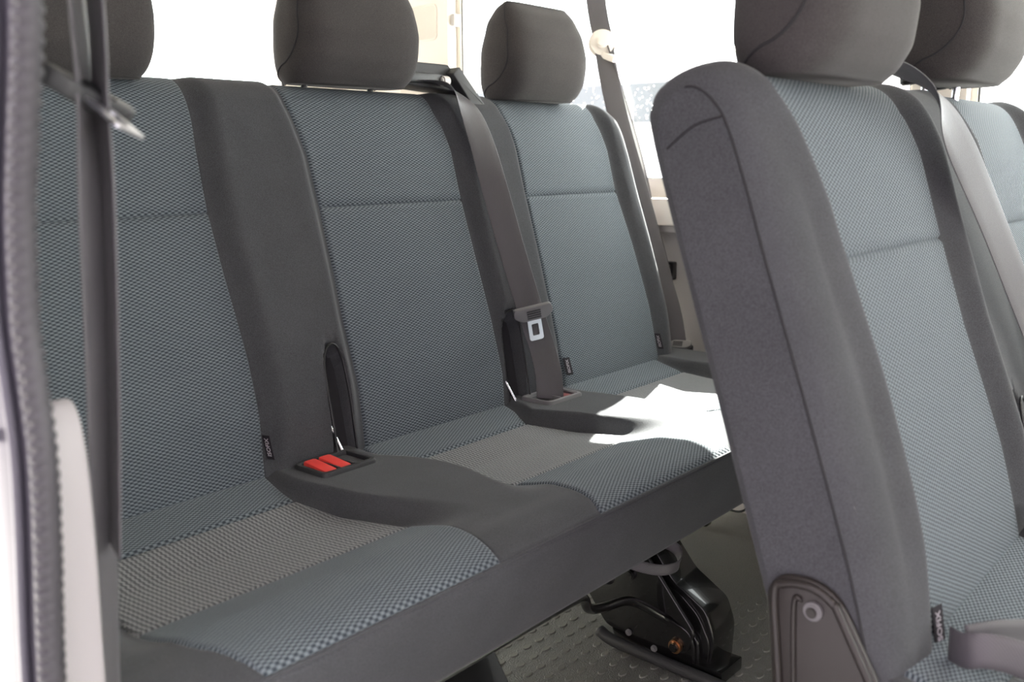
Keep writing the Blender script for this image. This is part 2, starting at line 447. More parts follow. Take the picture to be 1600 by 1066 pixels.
        F = grid_faces(m_, n, True); F.append(tuple(range(m_))[::-1]); F.append(tuple((n-1)*m_+k for k in range(m_)))
        return link_mesh('seat_cushion', P.reshape(-1, 3), F, 'plain', s.root)
    def build_cush_panel(s, i, f0, f1, name, mat, front=False):
        nf = max(10, int((f1-f0)/.005)); fw = np.linspace(f0, f1, nf); n_x = 54
        uu = (1-np.cos(np.linspace(0, math.pi, n_x)))/2*.5+np.linspace(0, 1, n_x)*.5
        l = s.edge(s.cL[i], fw)[:, None]; rr = s.edge(s.cR[i], fw)[:, None]
        X = l+(rr-l)*uu; Fg = np.broadcast_to(fw[:, None], X.shape)
        ed = np.minimum(X-l, rr-X); ev = np.minimum(Fg-f0+(.01 if f0 < 0 else 0), f1-Fg)
        fall = np.clip(ed/.007, 0, 1); fall2 = np.clip(ev/.006, 0, 1)
        lift = np.minimum(-.003+.0055*np.sqrt(1-(1-fall)**2), -.003+.0055*np.sqrt(1-(1-fall2)**2))
        Z = s.cush_z(X, Fg, body=False)+lift
        P = np.stack([X, -Fg, Z], -1)
        uv = np.stack([X, -Fg], -1).reshape(-1, 2)
        return link_mesh(name, P.reshape(-1, 3), grid_faces(n_x, nf)[::1], mat, s.root, uvs=uv)
    def seam(s, pts, rad=.0011, n=60, mat='thread'): return tube('seam', pts, rad, mat, s.root, seg=6, n=n)

def headrest(root, cx, hw=.128, y_off=0., z0=.532, h=.182, posts='black', post_x=.07):
    """closed soft block: barrel-shaped front, crescent sides"""
    nz, nph = 40, 72; V = []; UV = []
    def half(v):   # half width along the height
        return hw*np.interp(v, [0, .04, .12, .3, .55, .8, .93, .98, 1], [.88, .935, .975, 1.0, .99, .92, .85, .80, .72])
    yf = lambda v: np.interp(v, [0, .05, .2, .45, .7, .9, 1], [.148, .133, .116, .110, .120, .141, .160])
    yb = lambda v: np.interp(v, [0, .05, .2, .5, .8, .95, 1], [.222, .232, .238, .236, .222, .200, .180])
    vs = (1-np.cos(np.linspace(0, math.pi, nz)))/2*.6+np.linspace(0, 1, nz)*.4
    k3 = np.linspace(-1, 1, 7); kk = 1-k3**2+.05; kk /= kk.sum()
    fine = np.linspace(0, 1, 200)
    sm = lambda f: np.interp(vs, fine, np.convolve(np.pad([f(a) for a in fine], 12, mode='edge'), np.hanning(25)/np.hanning(25).sum(), 'valid'))
    H, YF, YB = sm(half), sm(yf), sm(yb)
    for i, v in enumerate(vs):
        z = z0+h*v; yc = (YF[i]+YB[i])/2; dy = (YB[i]-YF[i])/2
        for k in range(nph):
            a = 2*math.pi*k/nph; c, s_ = math.cos(a), math.sin(a)
            x = H[i]*math.copysign(abs(c)**(2/6.5), c)
            ex = 2/2.3 if s_ < 0 else 2/3.0
            y = dy*math.copysign(abs(s_)**ex, s_)
            # sides lean in towards the back
            x *= 1-.07*max(0, (y/dy+1)/2)
            V.append((cx+x, y_off+yc+y+.0, z))
    F = grid_faces(nph, nz, True)
    F.append(tuple(range(nph))[::-1]); F.append(tuple((nz-1)*nph+k for k in range(nph)))
    o = link_mesh('headrest', V, F, 'head', root)
    # crescent seams down both sides of the front
    for sg in (-1, 1):
        pts = []
        for i in range(nz):
            yc = (YF[i]+YB[i])/2; dy = (YB[i]-YF[i])/2
            a = math.radians(-26+78*(1-min(1, vs[i]/.42))**2.2+10*max(0, vs[i]-.7)/.3); c, s_ = math.cos(a), math.sin(a)
            yy = dy*math.copysign(abs(s_)**(2/2.3 if s_ < 0 else 2/3.), s_)
            pts.append((cx+sg*(H[i]*abs(c)**(2/6.5))*(1-.07*max(0, (yy/dy+1)/2))+sg*.0003, y_off+yc+yy, z0+h*vs[i]))
        tube('seam', pts, .0015, 'thread', o, seg=6)
    for sg in (-1, 1):
        tube('headrest_post', [(cx+sg*post_x, y_off+.207, z0-.06), (cx+sg*post_x, y_off+.200, z0+.03)], .0055, posts, o, seg=12, n=4)
        cyl('post_collar', (cx+sg*post_x, .212, .556), (0, .1, 1), .011, .012, 'black', o, bev=.002)
    return o

def label_tag(root, p, xdir, updir, wdt, hgt, body, name='label_tag', off=0.):
    """small cloth tag, lettering running up it"""
    X_ = Vector(xdir).normalized(); U_ = Vector(updir).normalized(); Nn = X_.cross(U_).normalized()
    R = Matrix((X_, U_, Nn)).transposed()
    bm = bmesh.new(); add_box(bm, p, (wdt, hgt, .0012), R, bev=.0003); o = bm_link(name, bm, 'tag', root)
    if body:
        mw = Matrix.Translation(Vector(p)+Nn*.0009+U_*off) @ R.to_4x4() @ Matrix.Rotation(math.pi/2, 4, 'Z')
        t = text_mesh('lettering', body, min(wdt*.72, hgt/3.9), 'letter', o, mw, .0002); t['label'] = 'white letters ' + body
    return o

def slot_trim(bench, sl):
    xa, xb, tb, ta, hw = sl; pts = []
    for t in np.linspace(tb, ta-hw*2.2, 12):
        xc = xa+(xb-xa)*(ta-t)/(ta-tb); pts.append((xc-hw, t))
    for q in np.linspace(math.pi, 0, 14)[1:-1]:
        t = ta-hw*2.2+2.2*hw*math.sin(q); xc = xa+(xb-xa)*(ta-t)/(ta-tb); pts.append((xc+hw*math.cos(q), t))
    for t in np.linspace(ta-hw*2.2, tb, 12):
        xc = xa+(xb-xa)*(ta-t)/(ta-tb); pts.append((xc+hw, t))
    X = np.array([p[0] for p in pts]); T = np.array([p[1] for p in pts])
    D = bench.outside(X, np.clip(T, 0, .53), bench.bL, bench.bR)
    nn = bench.back_front(T)+.020*sstep(D/.04)-.001
    P = T[:, None]*TV+nn[:, None]*NV; P[:, 0] += X
    o = tube('slot_trim', P, .0019, 'black', bench.root, seg=8)
    # near-black sheet that paints in the shade deep inside the slot
    xs = np.linspace(-1, 1, 7); V = []; n = 0
    for t in np.linspace(tb, ta-.008, 14):
        xc = xa+(xb-xa)*(ta-t)/(ta-tb)
        wv = hw*math.sqrt(max(.02, 1-max(0, (t-(ta-hw*2.2))/(hw*2.2))**2))
        for a in xs:
            nn = bench.back_front(t)+.020-.026-.012*(1-a*a); p = t*TV+nn*NV; V.append((p[0]+xc+a*wv*1.02, p[1], p[2])); 
        n += 1
    link_mesh('slot_shade', V, grid_faces(7, n), 'thread', o)
    return o

def buckle_tray(bench, cx, cy, wdt, dep, zt, frame, buckles, rot=0.):
    """bezel set into the ridge of the cushion, with red-buttoned buckles"""
    root = bench.root
    R = Matrix.Rotation(rot, 3, 'Z')
    o_out = rrect(-wdt/2, -dep/2, wdt/2, dep/2, .012); o_in = rrect(-wdt/2+.008, -dep/2+.009, wdt/2-.008, dep/2-.009, .006)
    bm = bmesh.new(); n = len(o_out)
    rings = [(o_out, -.02), (o_out, .001), ([(a*.96, b_*.95) for a, b_ in o_out], .004), ([(a*1.04, b_*1.05) for a, b_ in o_in], .004), (o_in, .001), (o_in, -.022)]
    vv = [[bm.verts.new(R @ Vector((p[0], p[1], z))+Vector((cx, cy, zt))) for p in L] for L, z in rings]
    for a in range(len(vv)-1):
        for k in range(n): bm.faces.new((vv[a][k], vv[a][(k+1) % n], vv[a+1][(k+1) % n], vv[a+1][k]))
    bm.faces.new(vv[-1])
    tr = bm_link('buckle_tray', bm, frame, root); autosmooth(tr, 40)
    for (bx, bw, m_, tilt, dz) in buckles:
        bmb = bmesh.new(); Rr = R @ Matrix.Rotation(tilt, 3, 'X')
        add_box(bmb, Vector((cx, cy, zt))+R @ Vector((bx, 0, -.006+dz)), (bw, dep-.022, .022), Rr, bev=.004)
        bb = bm_link('buckle_button', bmb, m_, tr); autosmooth(bb)
        bmb = bmesh.new(); add_box(bmb, Vector((cx, cy, zt))+R @ Vector((bx+bw*.5+.003, 0, -.004)), (.004, dep-.020, .016), R, bev=.001)
        bb2 = bm_link('divider', bmb, frame, tr)
    return tr

# =====================================================================
#                       VAN SHELL (the setting)
# =====================================================================
FZ = -.40
struct(box('floor', (-.85, -3.2, FZ-.05), (.95, 1.3, FZ), 'floor'))
flo = bpy.data.objects['floor']
# raised oval floor studs, one object each in the part of the floor that shows
bm = bmesh.new(); vtop = []; vb = []
for k in range(10):
    a = 2*math.pi*k/10; vb.append(bm.verts.new((.0105*math.cos(a), .0062*math.sin(a), 0))); 
for k in range(10):
    a = 2*math.pi*k/10; vtop.append(bm.verts.new((.0085*math.cos(a), .0048*math.sin(a), .0018)))
bm.faces.new(vtop)
for k in range(10): bm.faces.new((vb[k], vb[(k+1) % 10], vtop[(k+1) % 10], vtop[k]))
st0 = bm_link('floor_stud', bm, 'stud'); st_me = st0.data; bpy.data.objects.remove(st0)
cnt = 0
for ix in range(0, 34):
    for iy in range(0, 20):
        x = -.12+ix*.034+(iy % 2)*.017; y = -.52+iy*.029
        if cnt >= 300: break
        # keep to the strip seen under and before the rear bench
        if not (y < .03 and y > -.52): continue
        if (x+.55*y) < -.22 or (x+.9*y) > .78: continue
        o = bpy.data.objects.new('floor_stud', st_me); COL.objects.link(o); o.parent = flo
        o.location = (x, y, FZ+.0001); cnt += 1

def wall_x(name, x0, x1, yr, zr, wins, mat):
    """wall lying in a plane of constant x, openings cut as rounded rectangles (y0,z0,y1,z1)"""
    holes = [rrect(a[0], a[1], a[2], a[3], .05) for a in wins]
    o = prism(name, [(yr[0], zr[0]), (yr[1], zr[0]), (yr[1], zr[1]), (yr[0], zr[1])], 'x', x0, x1, mat, holes=holes)
    return struct(o)
def window_x(name, x, y0, z0, y1, z1):
    """glass pane with a black gasket"""
    po = rrect(y0, z0, y1, z1, .05); g = prism(name, po, 'x', x+.012, x+.016, 'glass'); struct(g)
    pin = [(p[0]*.0+p[0], p[1]) for p in po]
    pts = [(x, p[0], p[1]) for p in po]+[(x, po[0][0], po[0][1])]
    tube('window_gasket', pts, .0030, 'gasket', g, seg=8)
    return g
WZ0, WZ1 = .375, .885
wall_x('wall_right', .90, .96, (-3.2, 1.3), (.30, 1.05), [(-.42, WZ0, .785, WZ1), (-1.75, WZ0, -.545, WZ1), (-2.9, WZ0, -1.95, WZ1)], 'cream')
window_x('window_1', .905, -.42, WZ0, .785, WZ1)
window_x('window_2', .905, -1.75, WZ0, -.545, WZ1)
window_x('window_3', .905, -2.9, WZ0, -1.95, WZ1)
struct(box('wall_right_lower', (.90, -3.2, FZ), (.96, 1.3, .30), 'lower'))
struct(box('trim_1', (.855, -3.1, .268), (.9005, 1.28, .332), 'cream', bev=.008))       # sill ledge below the windows
struct(box('trim_2', (.872, -3.1, .252), (.9005, 1.28, .268), 'lower', bev=.003))
# rear corner pillar with recessed panels
pil = struct(box('trim_3', (.865, .80, .40), (.9005, 1.24, .99), 'cream', bev=.006))
def recess(y0, z0, y1, z1):
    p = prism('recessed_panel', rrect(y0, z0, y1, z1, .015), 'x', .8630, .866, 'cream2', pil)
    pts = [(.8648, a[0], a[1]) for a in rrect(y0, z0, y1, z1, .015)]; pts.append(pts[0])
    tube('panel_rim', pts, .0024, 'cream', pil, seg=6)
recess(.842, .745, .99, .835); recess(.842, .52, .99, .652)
for z in (.79, .617):
    box('clip', (.872, .782, z-.016), (.898, .797, z+.016), 'lower', pil, bev=.003)
# B pillar trim between the windows
struct(box('trim_4', (.87, -.535, .33), (.9005, -.43, .99), 'cream', bev=.012))
# rear wall with tailgate window
o = prism('wall_back', [(-.85, FZ), (.95, FZ), (.95, 1.05), (-.85, 1.05)], 'y', 1.26, 1.32, 'cream', holes=[rrect(-.66, .38, .66, .93, .06)]); struct(o)
g = prism('window_4', rrect(-.66, .38, .66, .93, .06), 'y', 1.275, 1.279, 'glass'); struct(g)
pts = [(a[0], 1.262, a[1]) for a in rrect(-.66, .38, .66, .93, .06)]; pts.append(pts[0]); tube('window_gasket', pts, .005, 'gasket', g, seg=8)
# near side wall, rear quarter with window; door opening from y=-.5 to -1.75
o = prism('wall_left', [(-.42, FZ), (1.3, FZ), (1.3, 1.05), (-.42, 1.05)], 'x', -.855, -.83, 'cream', holes=[rrect(-.33, .40, 1.0, .90, .05)]); struct(o)
g = prism('window_5', rrect(-.33, .40, 1.0, .90, .05), 'x', -.845, -.841, 'dimming_tint'); struct(g)  # unseen pane, its dark tint added to cut light on the near seats
o = prism('wall_left_front', [(-3.2, FZ), (-1.75, FZ), (-1.75, 1.05), (-3.2, 1.05)], 'x', -.90, -.85, 'cream', holes=[rrect(-2.9, .40, -1.95, .90, .05)]); struct(o)
o = prism('wall_front', [(-.85, FZ), (.95, FZ), (.95, 1.05), (-.85, 1.05)], 'y', -3.26, -3.2, 'cream', holes=[rrect(-.75, .30, .80, .95, .06)]); struct(o)
g = prism('window_6', rrect(-.75, .30, .80, .95, .06), 'y', -3.24, -3.236, 'glass'); struct(g)
struct(box('ceiling', (-.90, -3.26, 1.00), (.96, 1.32, 1.06), 'ceil'))

# screw head and stopper on the lower side panel
s_ = cyl('screw_cap', (.8985, .122, .236), (1, 0, 0), .0085, .006, 'lower', None, bev=.002)
tag(s_, 'small round screw cap on the beige side panel under the window ledge', 'screw')
bm = bmesh.new(); add_box(bm, (.0, 0, 0), (.02, .026, .044), bev=.005); add_box(bm, (-.012, .0, 0), (.008, .016, .030), bev=.003)
o = bm_link('belt_clip', bm, 'black'); autosmooth(o); o.location = (.889, .104, .160)
tag(o, 'small black plastic belt clip on the beige side panel behind the rear bench', 'clip')

# rain drops on window_1
bm = bmesh.new()
for k in range(620):
    y = random.uniform(-.05, .77); z = random.uniform(.47, .635) if random.random() < .85 else random.uniform(.40, .88)
    rr = random.choice([.0012, .0016, .002, .0028, .0034])*random.uniform(.8, 1.2)
    g_ = bmesh.ops.create_icosphere(bm, subdivisions=1, radius=rr)['verts']
    for v in g_: v.co = Vector((v.co.x*.5+.9225, v.co.y+y, v.co.z*random.uniform(1., 1.05)+z))
o = bm_link('raindrops', bm, 'water', smooth=True); o['kind'] = 'stuff'; tag(o, 'raindrops on the outside of the rear side window', 'raindrops')

# ---- door opening edge: seal, painted sill edge and white trim (close to the camera)
SEAL = catmull([(a-.006, b) for a, b in [(-.575, 1.0), (-.572, .75), (-.566, .60), (-.559, .508), (-.540, .44), (-.528, .40), (-.521, .355), (-.519, .329), (-.522, .292), (-.524, .255), (-.518, .20), (-.506, .12), (-.495, 0), (-.488, -.12), (-.485, -.39)]], 300)
dr = thing('door_seal', 'ribbed grey rubber seal along the sliding door opening', 'door seal', (0, 0, 0))
def sweep_yz(name, path, prof, mat, parent, rib=None):
    """prof: list of (dx, dy) offsets in x and in the wall plane across the path"""
    V = []; n = len(path); s = 0
    for i in range(n):
        t = path[min(i+1, n-1)]-path[max(i-1, 0)]; t = t/np.linalg.norm(t); nn = np.array([t[1], -t[0]])  # across
        if i: s += np.linalg.norm(path[i]-path[i-1])
        k = rib(s) if rib else 0
        for (dx, dy) in prof:
            c = path[i]+nn*dy
            V.append((-.85+dx+(k if dy < -.0035 else 0), c[0], c[1]))
    F = grid_faces(len(prof), n, True)
    F.append(tuple(range(len(prof)))[::-1]); F.append(tuple((n-1)*len(prof)+k for k in range(len(prof))))
    return link_mesh(name, V, F, mat, parent)
def dense(path, n):
    a = np.concatenate([[0], np.cumsum(np.linalg.norm(np.diff(path, axis=0), axis=1))]); q = np.linspace(0, a[-1], n)
    return np.stack([np.interp(q, a, path[:, 0]), np.interp(q, a, path[:, 1])], 1)
SP = dense(SEAL, 1400)
th = lambda r_, cx_, cy_, n=12: [(cx_+r_*math.cos(2*math.pi*k/n), cy_+r_*math.sin(2*math.pi*k/n)) for k in range(n)]
# sign: across offset negative = towards the rear (+y) of the van
sgn = 1 if True else -1
sweep_yz('ribbed_lip', SP, [(a*1.0, b_*1.0) for a, b_ in th(.0068, -.006, -.0075)], 'seal', dr, rib=lambda s: -.0030*(math.sin(2*math.pi*s/.0082) > -.1))
sweep_yz('smooth_lip', SP[::4], th(.0065, -.004, -.0205), 'seal', dr)
pl = thing('door_pillar', 'silver painted door pillar edge beside the rubber seal', 'pillar', (0, 0, 0))
sweep_yz('painted_edge', SP[::4], [(.0, -.026), (-.006, -.030), (-.010, -.040), (-.012, -.060), (-.012, -.30), (.0, -.30)], 'paint', pl)
tube('highlight_bead', [(-.862, p[0]+.036, p[1]) for p in SP[::12]], .0035, 'paint', pl, seg=8)
# white quarter trim with curved top corner
tp = [(-.445, .262), (-.462, .274), (-.472, .270), (-.4790, .255), (-.483, .225), (-.4835, .18), (-.481, .12), (-.479, .06), (-.476, -.1), (-.474, -.39), (-.36, -.39), (-.36, .262)]
o = prism('quarter_trim', catmull(tp[:10], 60).tolist()+tp[10:], 'x', -.842, -.812, 'quarter', bev=.004)
tag(o, 'white plastic quarter trim just inside the door seal', 'trim panel')

# =====================================================================
#                       REAR BENCH
# =====================================================================
rb = thing('rear_bench', 'three seat grey fabric rear bench spanning the van', 'bench seat', (0, 0, 0))
bR1 = [(0, -.345), (.08, -.334), (.16, -.332), (.28, -.337), (.37, -.338), (.46, -.333), (.50, -.328), (.56, -.325)]
bL2 = [(0, -.166), (.08, -.157), (.19, -.156), (.30, -.150), (.37, -.147), (.45, -.146), (.52, -.157), (.56, -.166)]
bR2 = [(0, .161), (.05, .171), (.15, .173), (.27, .172), (.37, .174), (.46, .178), (.50, .172), (.54, .157), (.56, .148)]
bL3 = [(0, .331), (.08, .338), (.25, .347), (.37, .354), (.46, .360), (.50, .356), (.54, .342), (.56, .334)]
bR3 = [(0, .672), (.11, .678), (.25, .672), (.37, .661), (.46, .668), (.50, .662), (.56, .645)]
bL1 = [(t, -1.0-x) for t, x in bR1]
cR1 = [(0, -.345), (.045, -.350), (.072, -.350), (.135, -.339), (.22, -.326), (.27, -.319), (.30, -.317), (.35, -.322), (.38, -.331), (.43, -.345)]
cL2 = [(0, -.172), (.03, -.176), (.057, -.174), (.10, -.150), (.143, -.136), (.22, -.127), (.273, -.124), (.32, -.126), (.366, -.134), (.402, -.142), (.43, -.158)]
cR2 = [(0, .160), (.03, .156), (.073, .135), (.148, .168), (.248, .186), (.30, .200), (.345, .210), (.378, .212), (.406, .200), (.43, .185)]
cL3 = [(0, .332), (.045, .330), (.072, .335), (.135, .345), (.22, .36), (.30, .372), (.35, .372), (.43, .35)]
cR3 = [(0, .66), (.07, .655), (.15, .665), (.25, .675), (.33, .68), (.43, .66)]
cL1 = [(t, -1.0-x) for t, x in cR1]
slots = [(-.203, -.214, -.06, .158, .021), (.207, .185, -.06, .158, .019)]
B1 = Bench(rb, -.78, .742, [bL1, bL2, bL3], [bR1, bR2, bR3], [cL1, cL2, cL3], [cR1, cR2, cR3], slots, xc1=.80)
B1.build_back()
TS = .369
for i in range(3):
    B1.build_back_panel(i, -.045, TS, 'lower_back_panel'); B1.build_back_panel(i, TS, .579, 'upper_back_panel', top=True)
B1.build_cushion()
for i in range(3):
    B1.build_cush_panel(i, -.04, .072, 'rear_cushion_panel', 'pattern')
    B1.build_cush_panel(i, .072, .262, 'middle_cushion_panel', 'rib')
    B1.build_cush_panel(i, .262, .430, 'front_cushion_panel', 'pattern')
B1.seam([(x, -.4315, -.0105) for x in np.linspace(-.77, .79, 30)], .0021, mat='plain')
headrest(rb, -.505, .130); headrest(rb, -.022, .130, z0=.542); headrest(rb, .460, .125, z0=.537)
for sl in slots: slot_trim(B1, sl)
t1 = buckle_tray(B1, -.262, -.050, .098, .072, .004, 'blackrough', [(-.028, .021, 'red', .10, .001), (-.002, .021, 'red', .10, .001), (.030, .018, 'black', 0, -.008)])
t2 = buckle_tray(B1, .236, -.048, .100, .070, .004, 'greyplastic', [(.020, .030, 'darkred', 0, -.004), (-.022, .026, 'black', 0, -.006)])
# belt stalks rising behind the trays
for (x, y, s1) in ((-.215, .010, 1), (.178, .008, 1)):
    tube('buckle_stalk', [(x, y-.028, -.01), (x-.004, y+.004, .040), (x-.006, y+.02, .07)], .0025, 'chrome', rb, seg=8, n=8)
for (x, z, bt, sx) in ((.346, .034, 'ISOFIX', 1), (-.338, .036, 'ISOFIX', .3), (.674, .034, 'ISOFIX', .3)):
    D_ = .016 if sx == 1 else .012
    y = z*.311-.012
    xd = (1, -.25, 0) if sx == 1 else (.35, -1, 0)
    label_tag(rb, (x, y, z), xd, (0, .297, .955), D_, .034, bt)
# belt guide moulding on top of the backrest
gd = prism('belt_guide', round_poly([(.10, .553), (.235, .545), (.265, .520), (.275, .520), (.215, .592), (.10, .592)], .006), 'y', .175, .245, 'blackrough', rb, bev=.003)
box('guide_slot', (.105, .168, .556), (.205, .180, .574), 'black', gd, bev=.003)
cyl('guide_roller', (.196, .168, .562), (1, 0, 0), .009, .02, 'white', gd, bev=.003)
prism('guide_wing', round_poly([(.205, .575), (.222, .588), (.300, .515), (.262, .515)], .004), 'y', .155, .20, 'blackrough', gd, bev=.002)

# --- legs under the rear bench
def bench_leg(root, X, dy, label=None):
    l = prism('leg', round_poly([(-.150, -.150), (-.205, -.150), (-.262, -.196), (-.312, -.262), (-.345, -.272), (-.380, -.300), (-.400, -.340), (-.398, -.398), (-.222, -.398), (-.212, -.372), (-.236, -.365), (-.190, -.325)], .012), 'x', X-.004, X+.004, 'blackmetal', root, bev=.002)
    prism('side_plate', round_poly([(-.150, -.150), (-.225, -.150), (-.285, -.205), (-.345, -.275), (-.385, -.32), (-.37, -.365), (-.215, -.362), (-.165, -.300)], .014), 'x', X-.024, X-.016, 'blackmetal', l, bev=.003)
    prism('cover_plate', round_poly([(-.20, -.150), (-.275, -.190), (-.33, -.255), (-.39, -.290), (-.405, -.330), (-.402, -.395), (-.385, -.395), (-.375, -.32), (-.30, -.272), (-.23, -.21)], .010), 'x', X, X+.075, 'blackmetal', l, bev=.003)
    prism('fold_plate', round_poly([(-.250, -.300), (-.340, -.305), (-.385, -.335), (-.390, -.396), (-.230, -.396), (-.215, -.36)], .012), 'x', X-.014, X-.005, 'blackmetal', l, bev=.003)
    cyl('pivot_bolt', (X-.026, -.262, -.255), (1, 0, 0), .009, .012, 'blackmetal', l, bev=.002)
    for (y, z) in ((-.262, -.358), (-.312, -.370)):
        cyl('rivet', (X-.027, y, z), (1, 0, 0), .0055, .007, 'greyplastic', l, bev=.002)
    cyl('bushing', (X-.027, -.352, -.352), (1, 0, 0), .0115, .010, 'copper', l, seg=24, bev=.002)
    cyl('bushing_bolt', (X-.031, -.352, -.352), (1, 0, 0), .0075, .012, 'blackmetal', l, seg=20, bev=.002)
    tube('weld_bead', [(X-.026, -.322, -.305), (X-.026, -.345, -.312), (X-.022, -.375, -.328), (X-.018, -.382, -.375)], .0030, 'blackmetal', l, seg=6, n=20)
    # foot rail
    tube('foot_rail', [(X-.03, -.205, -.372), (X-.032, -.235, -.380), (X-.03, -.32, -.385), (X-.03, -.40, -.388), (X-.03, -.47, -.392)], .010, 'blackrough', l, seg=12, n=20)
    bm = bmesh.new(); add_box(bm, (X+.02, -.405, -.388), (.07, .05, .022), bev=.003); oo = bm_link('foot_latch', bm, 'blackmetal', l); autosmooth(oo)
    return l
bench_leg(rb, .20, 0); 
l2 = prism('leg', round_poly([(-.14, -.15), (-.36, -.15), (-.395, -.20), (-.42, -.26), (-.44, -.39), (-.20, -.39)], .012), 'x', -.40, -.285, 'blackmetal', rb, bev=.004)
box('foot_rail', (-.42, -.47, -.399), (-.30, -.16, -.375), 'blackrough', l2, bev=.006)
l3 = prism('leg', round_poly([(-.02, -.15), (-.08, -.15), (-.09, -.26), (-.10, -.39), (-.02, -.39)], .012), 'x', .74, .76, 'blackmetal', rb, bev=.004)
box('sun_block_beam', (-.74, .02, -.150), (.74, .14, -.045), 'blackmetal', rb, bev=.01)  # unseen beam added to keep the sun off the floor under the bench
tube('pull_bar', [(-.60, -.362, -.158), (-.30, -.362, -.158), (-.14, -.360, -.160), (-.085, -.352, -.172), (-.05, -.338, -.205), (.02, -.315, -.238), (.12, -.300, -.270), (.18, -.33, -.315), (.19, -.36, -.335)], .0075, 'blackmetal', rb, seg=12, n=70)
tube('release_cable', [(.07, -.235, -.15), (.10, -.235, -.20), (.135, -.238, -.235)], .003, 'blackmetal', rb, seg=8, n=12)
tube('release_cable', [(.08, -.255, -.15), (.11, -.250, -.20), (.145, -.245, -.24)], .003, 'blackmetal', rb, seg=8, n=12)
cyl('cable_knob', (.125, -.25, -.242), (.5, -.2, -1), .010, .030, 'black', rb, bev=.004)
ribbon('pull_strap', [(.05, -.29, -.152), (.085, -.315, -.152), (.125, -.345, -.158), (.142, -.368, -.172), (.122, -.382, -.186), (.085, -.372, -.184), (.055, -.340, -.172), (.04, -.30, -.155)],
       [(.3, -.1, 1)]*8, .017, 'web', rb, n=50)
tube('hook_wire', [(.30, -.35, -.150), (.33, -.375, -.163), (.345, -.385, -.156), (.34, -.378, -.148)], .002, 'blackmetal', rb, seg=6, n=16)

# =====================================================================
#                       MIDDLE BENCH
# =====================================================================
MO = Vector((-.041, -.833, -.022))
mb = thing('middle_bench', 'two seat grey fabric middle bench in front of the rear bench', 'bench seat', MO)
mL0 = [(0, -.142), (.06, -.138), (.15, -.128), (.25, -.125), (.36, -.131), (.425, -.135), (.50, -.158), (.54, -.182), (.56, -.195)]
mR0 = [(0, .190), (.11, .197), (.26, .180), (.36, .190), (.43, .196), (.48, .200), (.52, .186), (.56, .156)]
mL1 = [(0, .395), (.20, .405), (.36, .417), (.44, .424), (.49, .420), (.53, .385), (.56, .358)]
mR1 = [(0, .74), (.2, .75), (.37, .75), (.56, .73)]
kL0 = [(0, -.225), (.15, -.225), (.43, -.225)]
kR0 = [(0, .19), (.06, .18), (.15, .19), (.25, .21), (.33, .22), (.43, .2)]
kL1 = [(0, .39), (.06, .40), (.15, .39), (.25, .38), (.33, .37), (.43, .38)]
kR1 = [(0, .68), (.1, .68), (.25, .69), (.43, .68)]
mslots = [(.262, .240, -.06, .150, .019)]
B2 = Bench(mb, -.245, .85, [mL0, mL1], [mR0, mR1], [kL0, kL1], [kR0, kR1], mslots, rear=.34, corner=(.012, .085), dip=.009)
B2.build_back(); B2.build_cushion()
for i in range(2):
    B2.build_back_panel(i, -.045, TS, 'lower_back_panel'); B2.build_back_panel(i, TS, .556, 'upper_back_panel', top=True)
    B2.build_cush_panel(i, -.04, .072, 'rear_cushion_panel', 'pattern')
    B2.build_cush_panel(i, .072, .262, 'middle_cushion_panel', 'rib')
    B2.build_cush_panel(i, .262, .430, 'front_cushion_panel', 'pattern')
headrest(mb, -.050, .130, y_off=-.014, posts='chrome', z0=.530); headrest(mb, .425, .130, y_off=-.014, posts='chrome', z0=.552)
for sl in mslots: slot_trim(B2, sl)
for (x, z, sx) in ((-.142, .008, 1), (.192, .012, 1)):
    label_tag(mb, (x, z*.311-.016+.006*(x < 0), z), (1, -.25, 0), (0, .15, .98), .017, .042, 'ISOFIX')
mb.rotation_euler = (-.02, 0, 0)
# side plate low on the backrest
bk_ = prism('side_bracket', round_poly([(.118, .052), (.104, .070), (.072, .073), (.049, .062), (.037, .043), (-.045, -.115), (-.06, -.20), (.09, -.20), (.108, -.06)], .012), 'x', -.252, -.243, 'bracket', mb, bev=.004)
def rim(pts, rad, n): tube('raised_rim', pts, rad, 'bracket', bk_, seg=8, n=n)
rim([(-.253, .098, -.18), (-.253, .101, -.05), (-.253, .1085, .047), (-.253, .100, .062), (-.253, .073, .0655), (-.253, .052, .055), (-.253, .041, .037), (-.253, -.040, -.118)], .0042, 60)
rim([(-.253, .084, -.18), (-.253, .087, -.04), (-.253, .089, .044), (-.253, .082, .052)], .0026, 30)
cyl('bolt', (-.2545, .070, .044), (1, 0, 0), .0088, .008, 'greyplastic', bk_, seg=24, bev=.002)
cyl('bolt_socket', (-.2590, .070, .044), (1, 0, 0), .0052, .003, 'bracket', bk_, seg=20, bev=.0008)
# seams round the side panel
def side_pt(t, n, lift=.0):
    a = np.array([[-.2445]]); P = B2.back_point(np.array([-.2452+.0]), np.array([t]), np.array([n]), 0, 1.)
    return P[0]
ip = int(np.argmax(BACK_PROF[:, 0]))
fs = [side_pt(p[0], p[1]) for p in BACK_PROF[4:ip-1]]
tube('seam', [(p[0]-.0002, p[1], p[2]) for p in fs], .0012, 'thread', mb, seg=6)
a_ = side_pt(.538, -.009); b_ = side_pt(.528, -.1125)
tube('seam', [(a_[0], a_[1], a_[2]), (a_[0]-.0003, (a_[1]+b_[1])/2, (a_[2]+b_[2])/2+.006), (b_[0], b_[1], b_[2])], .0010, 'thread', mb, seg=6, n=16)
# bench base
for x in (-.05, .60):
    l = prism('leg', round_poly([(.0, -.15), (-.30, -.15), (-.34, -.36), (.02, -.36)], .02), 'x', x, x+.03, 'blackmetal', mb, bev=.004)
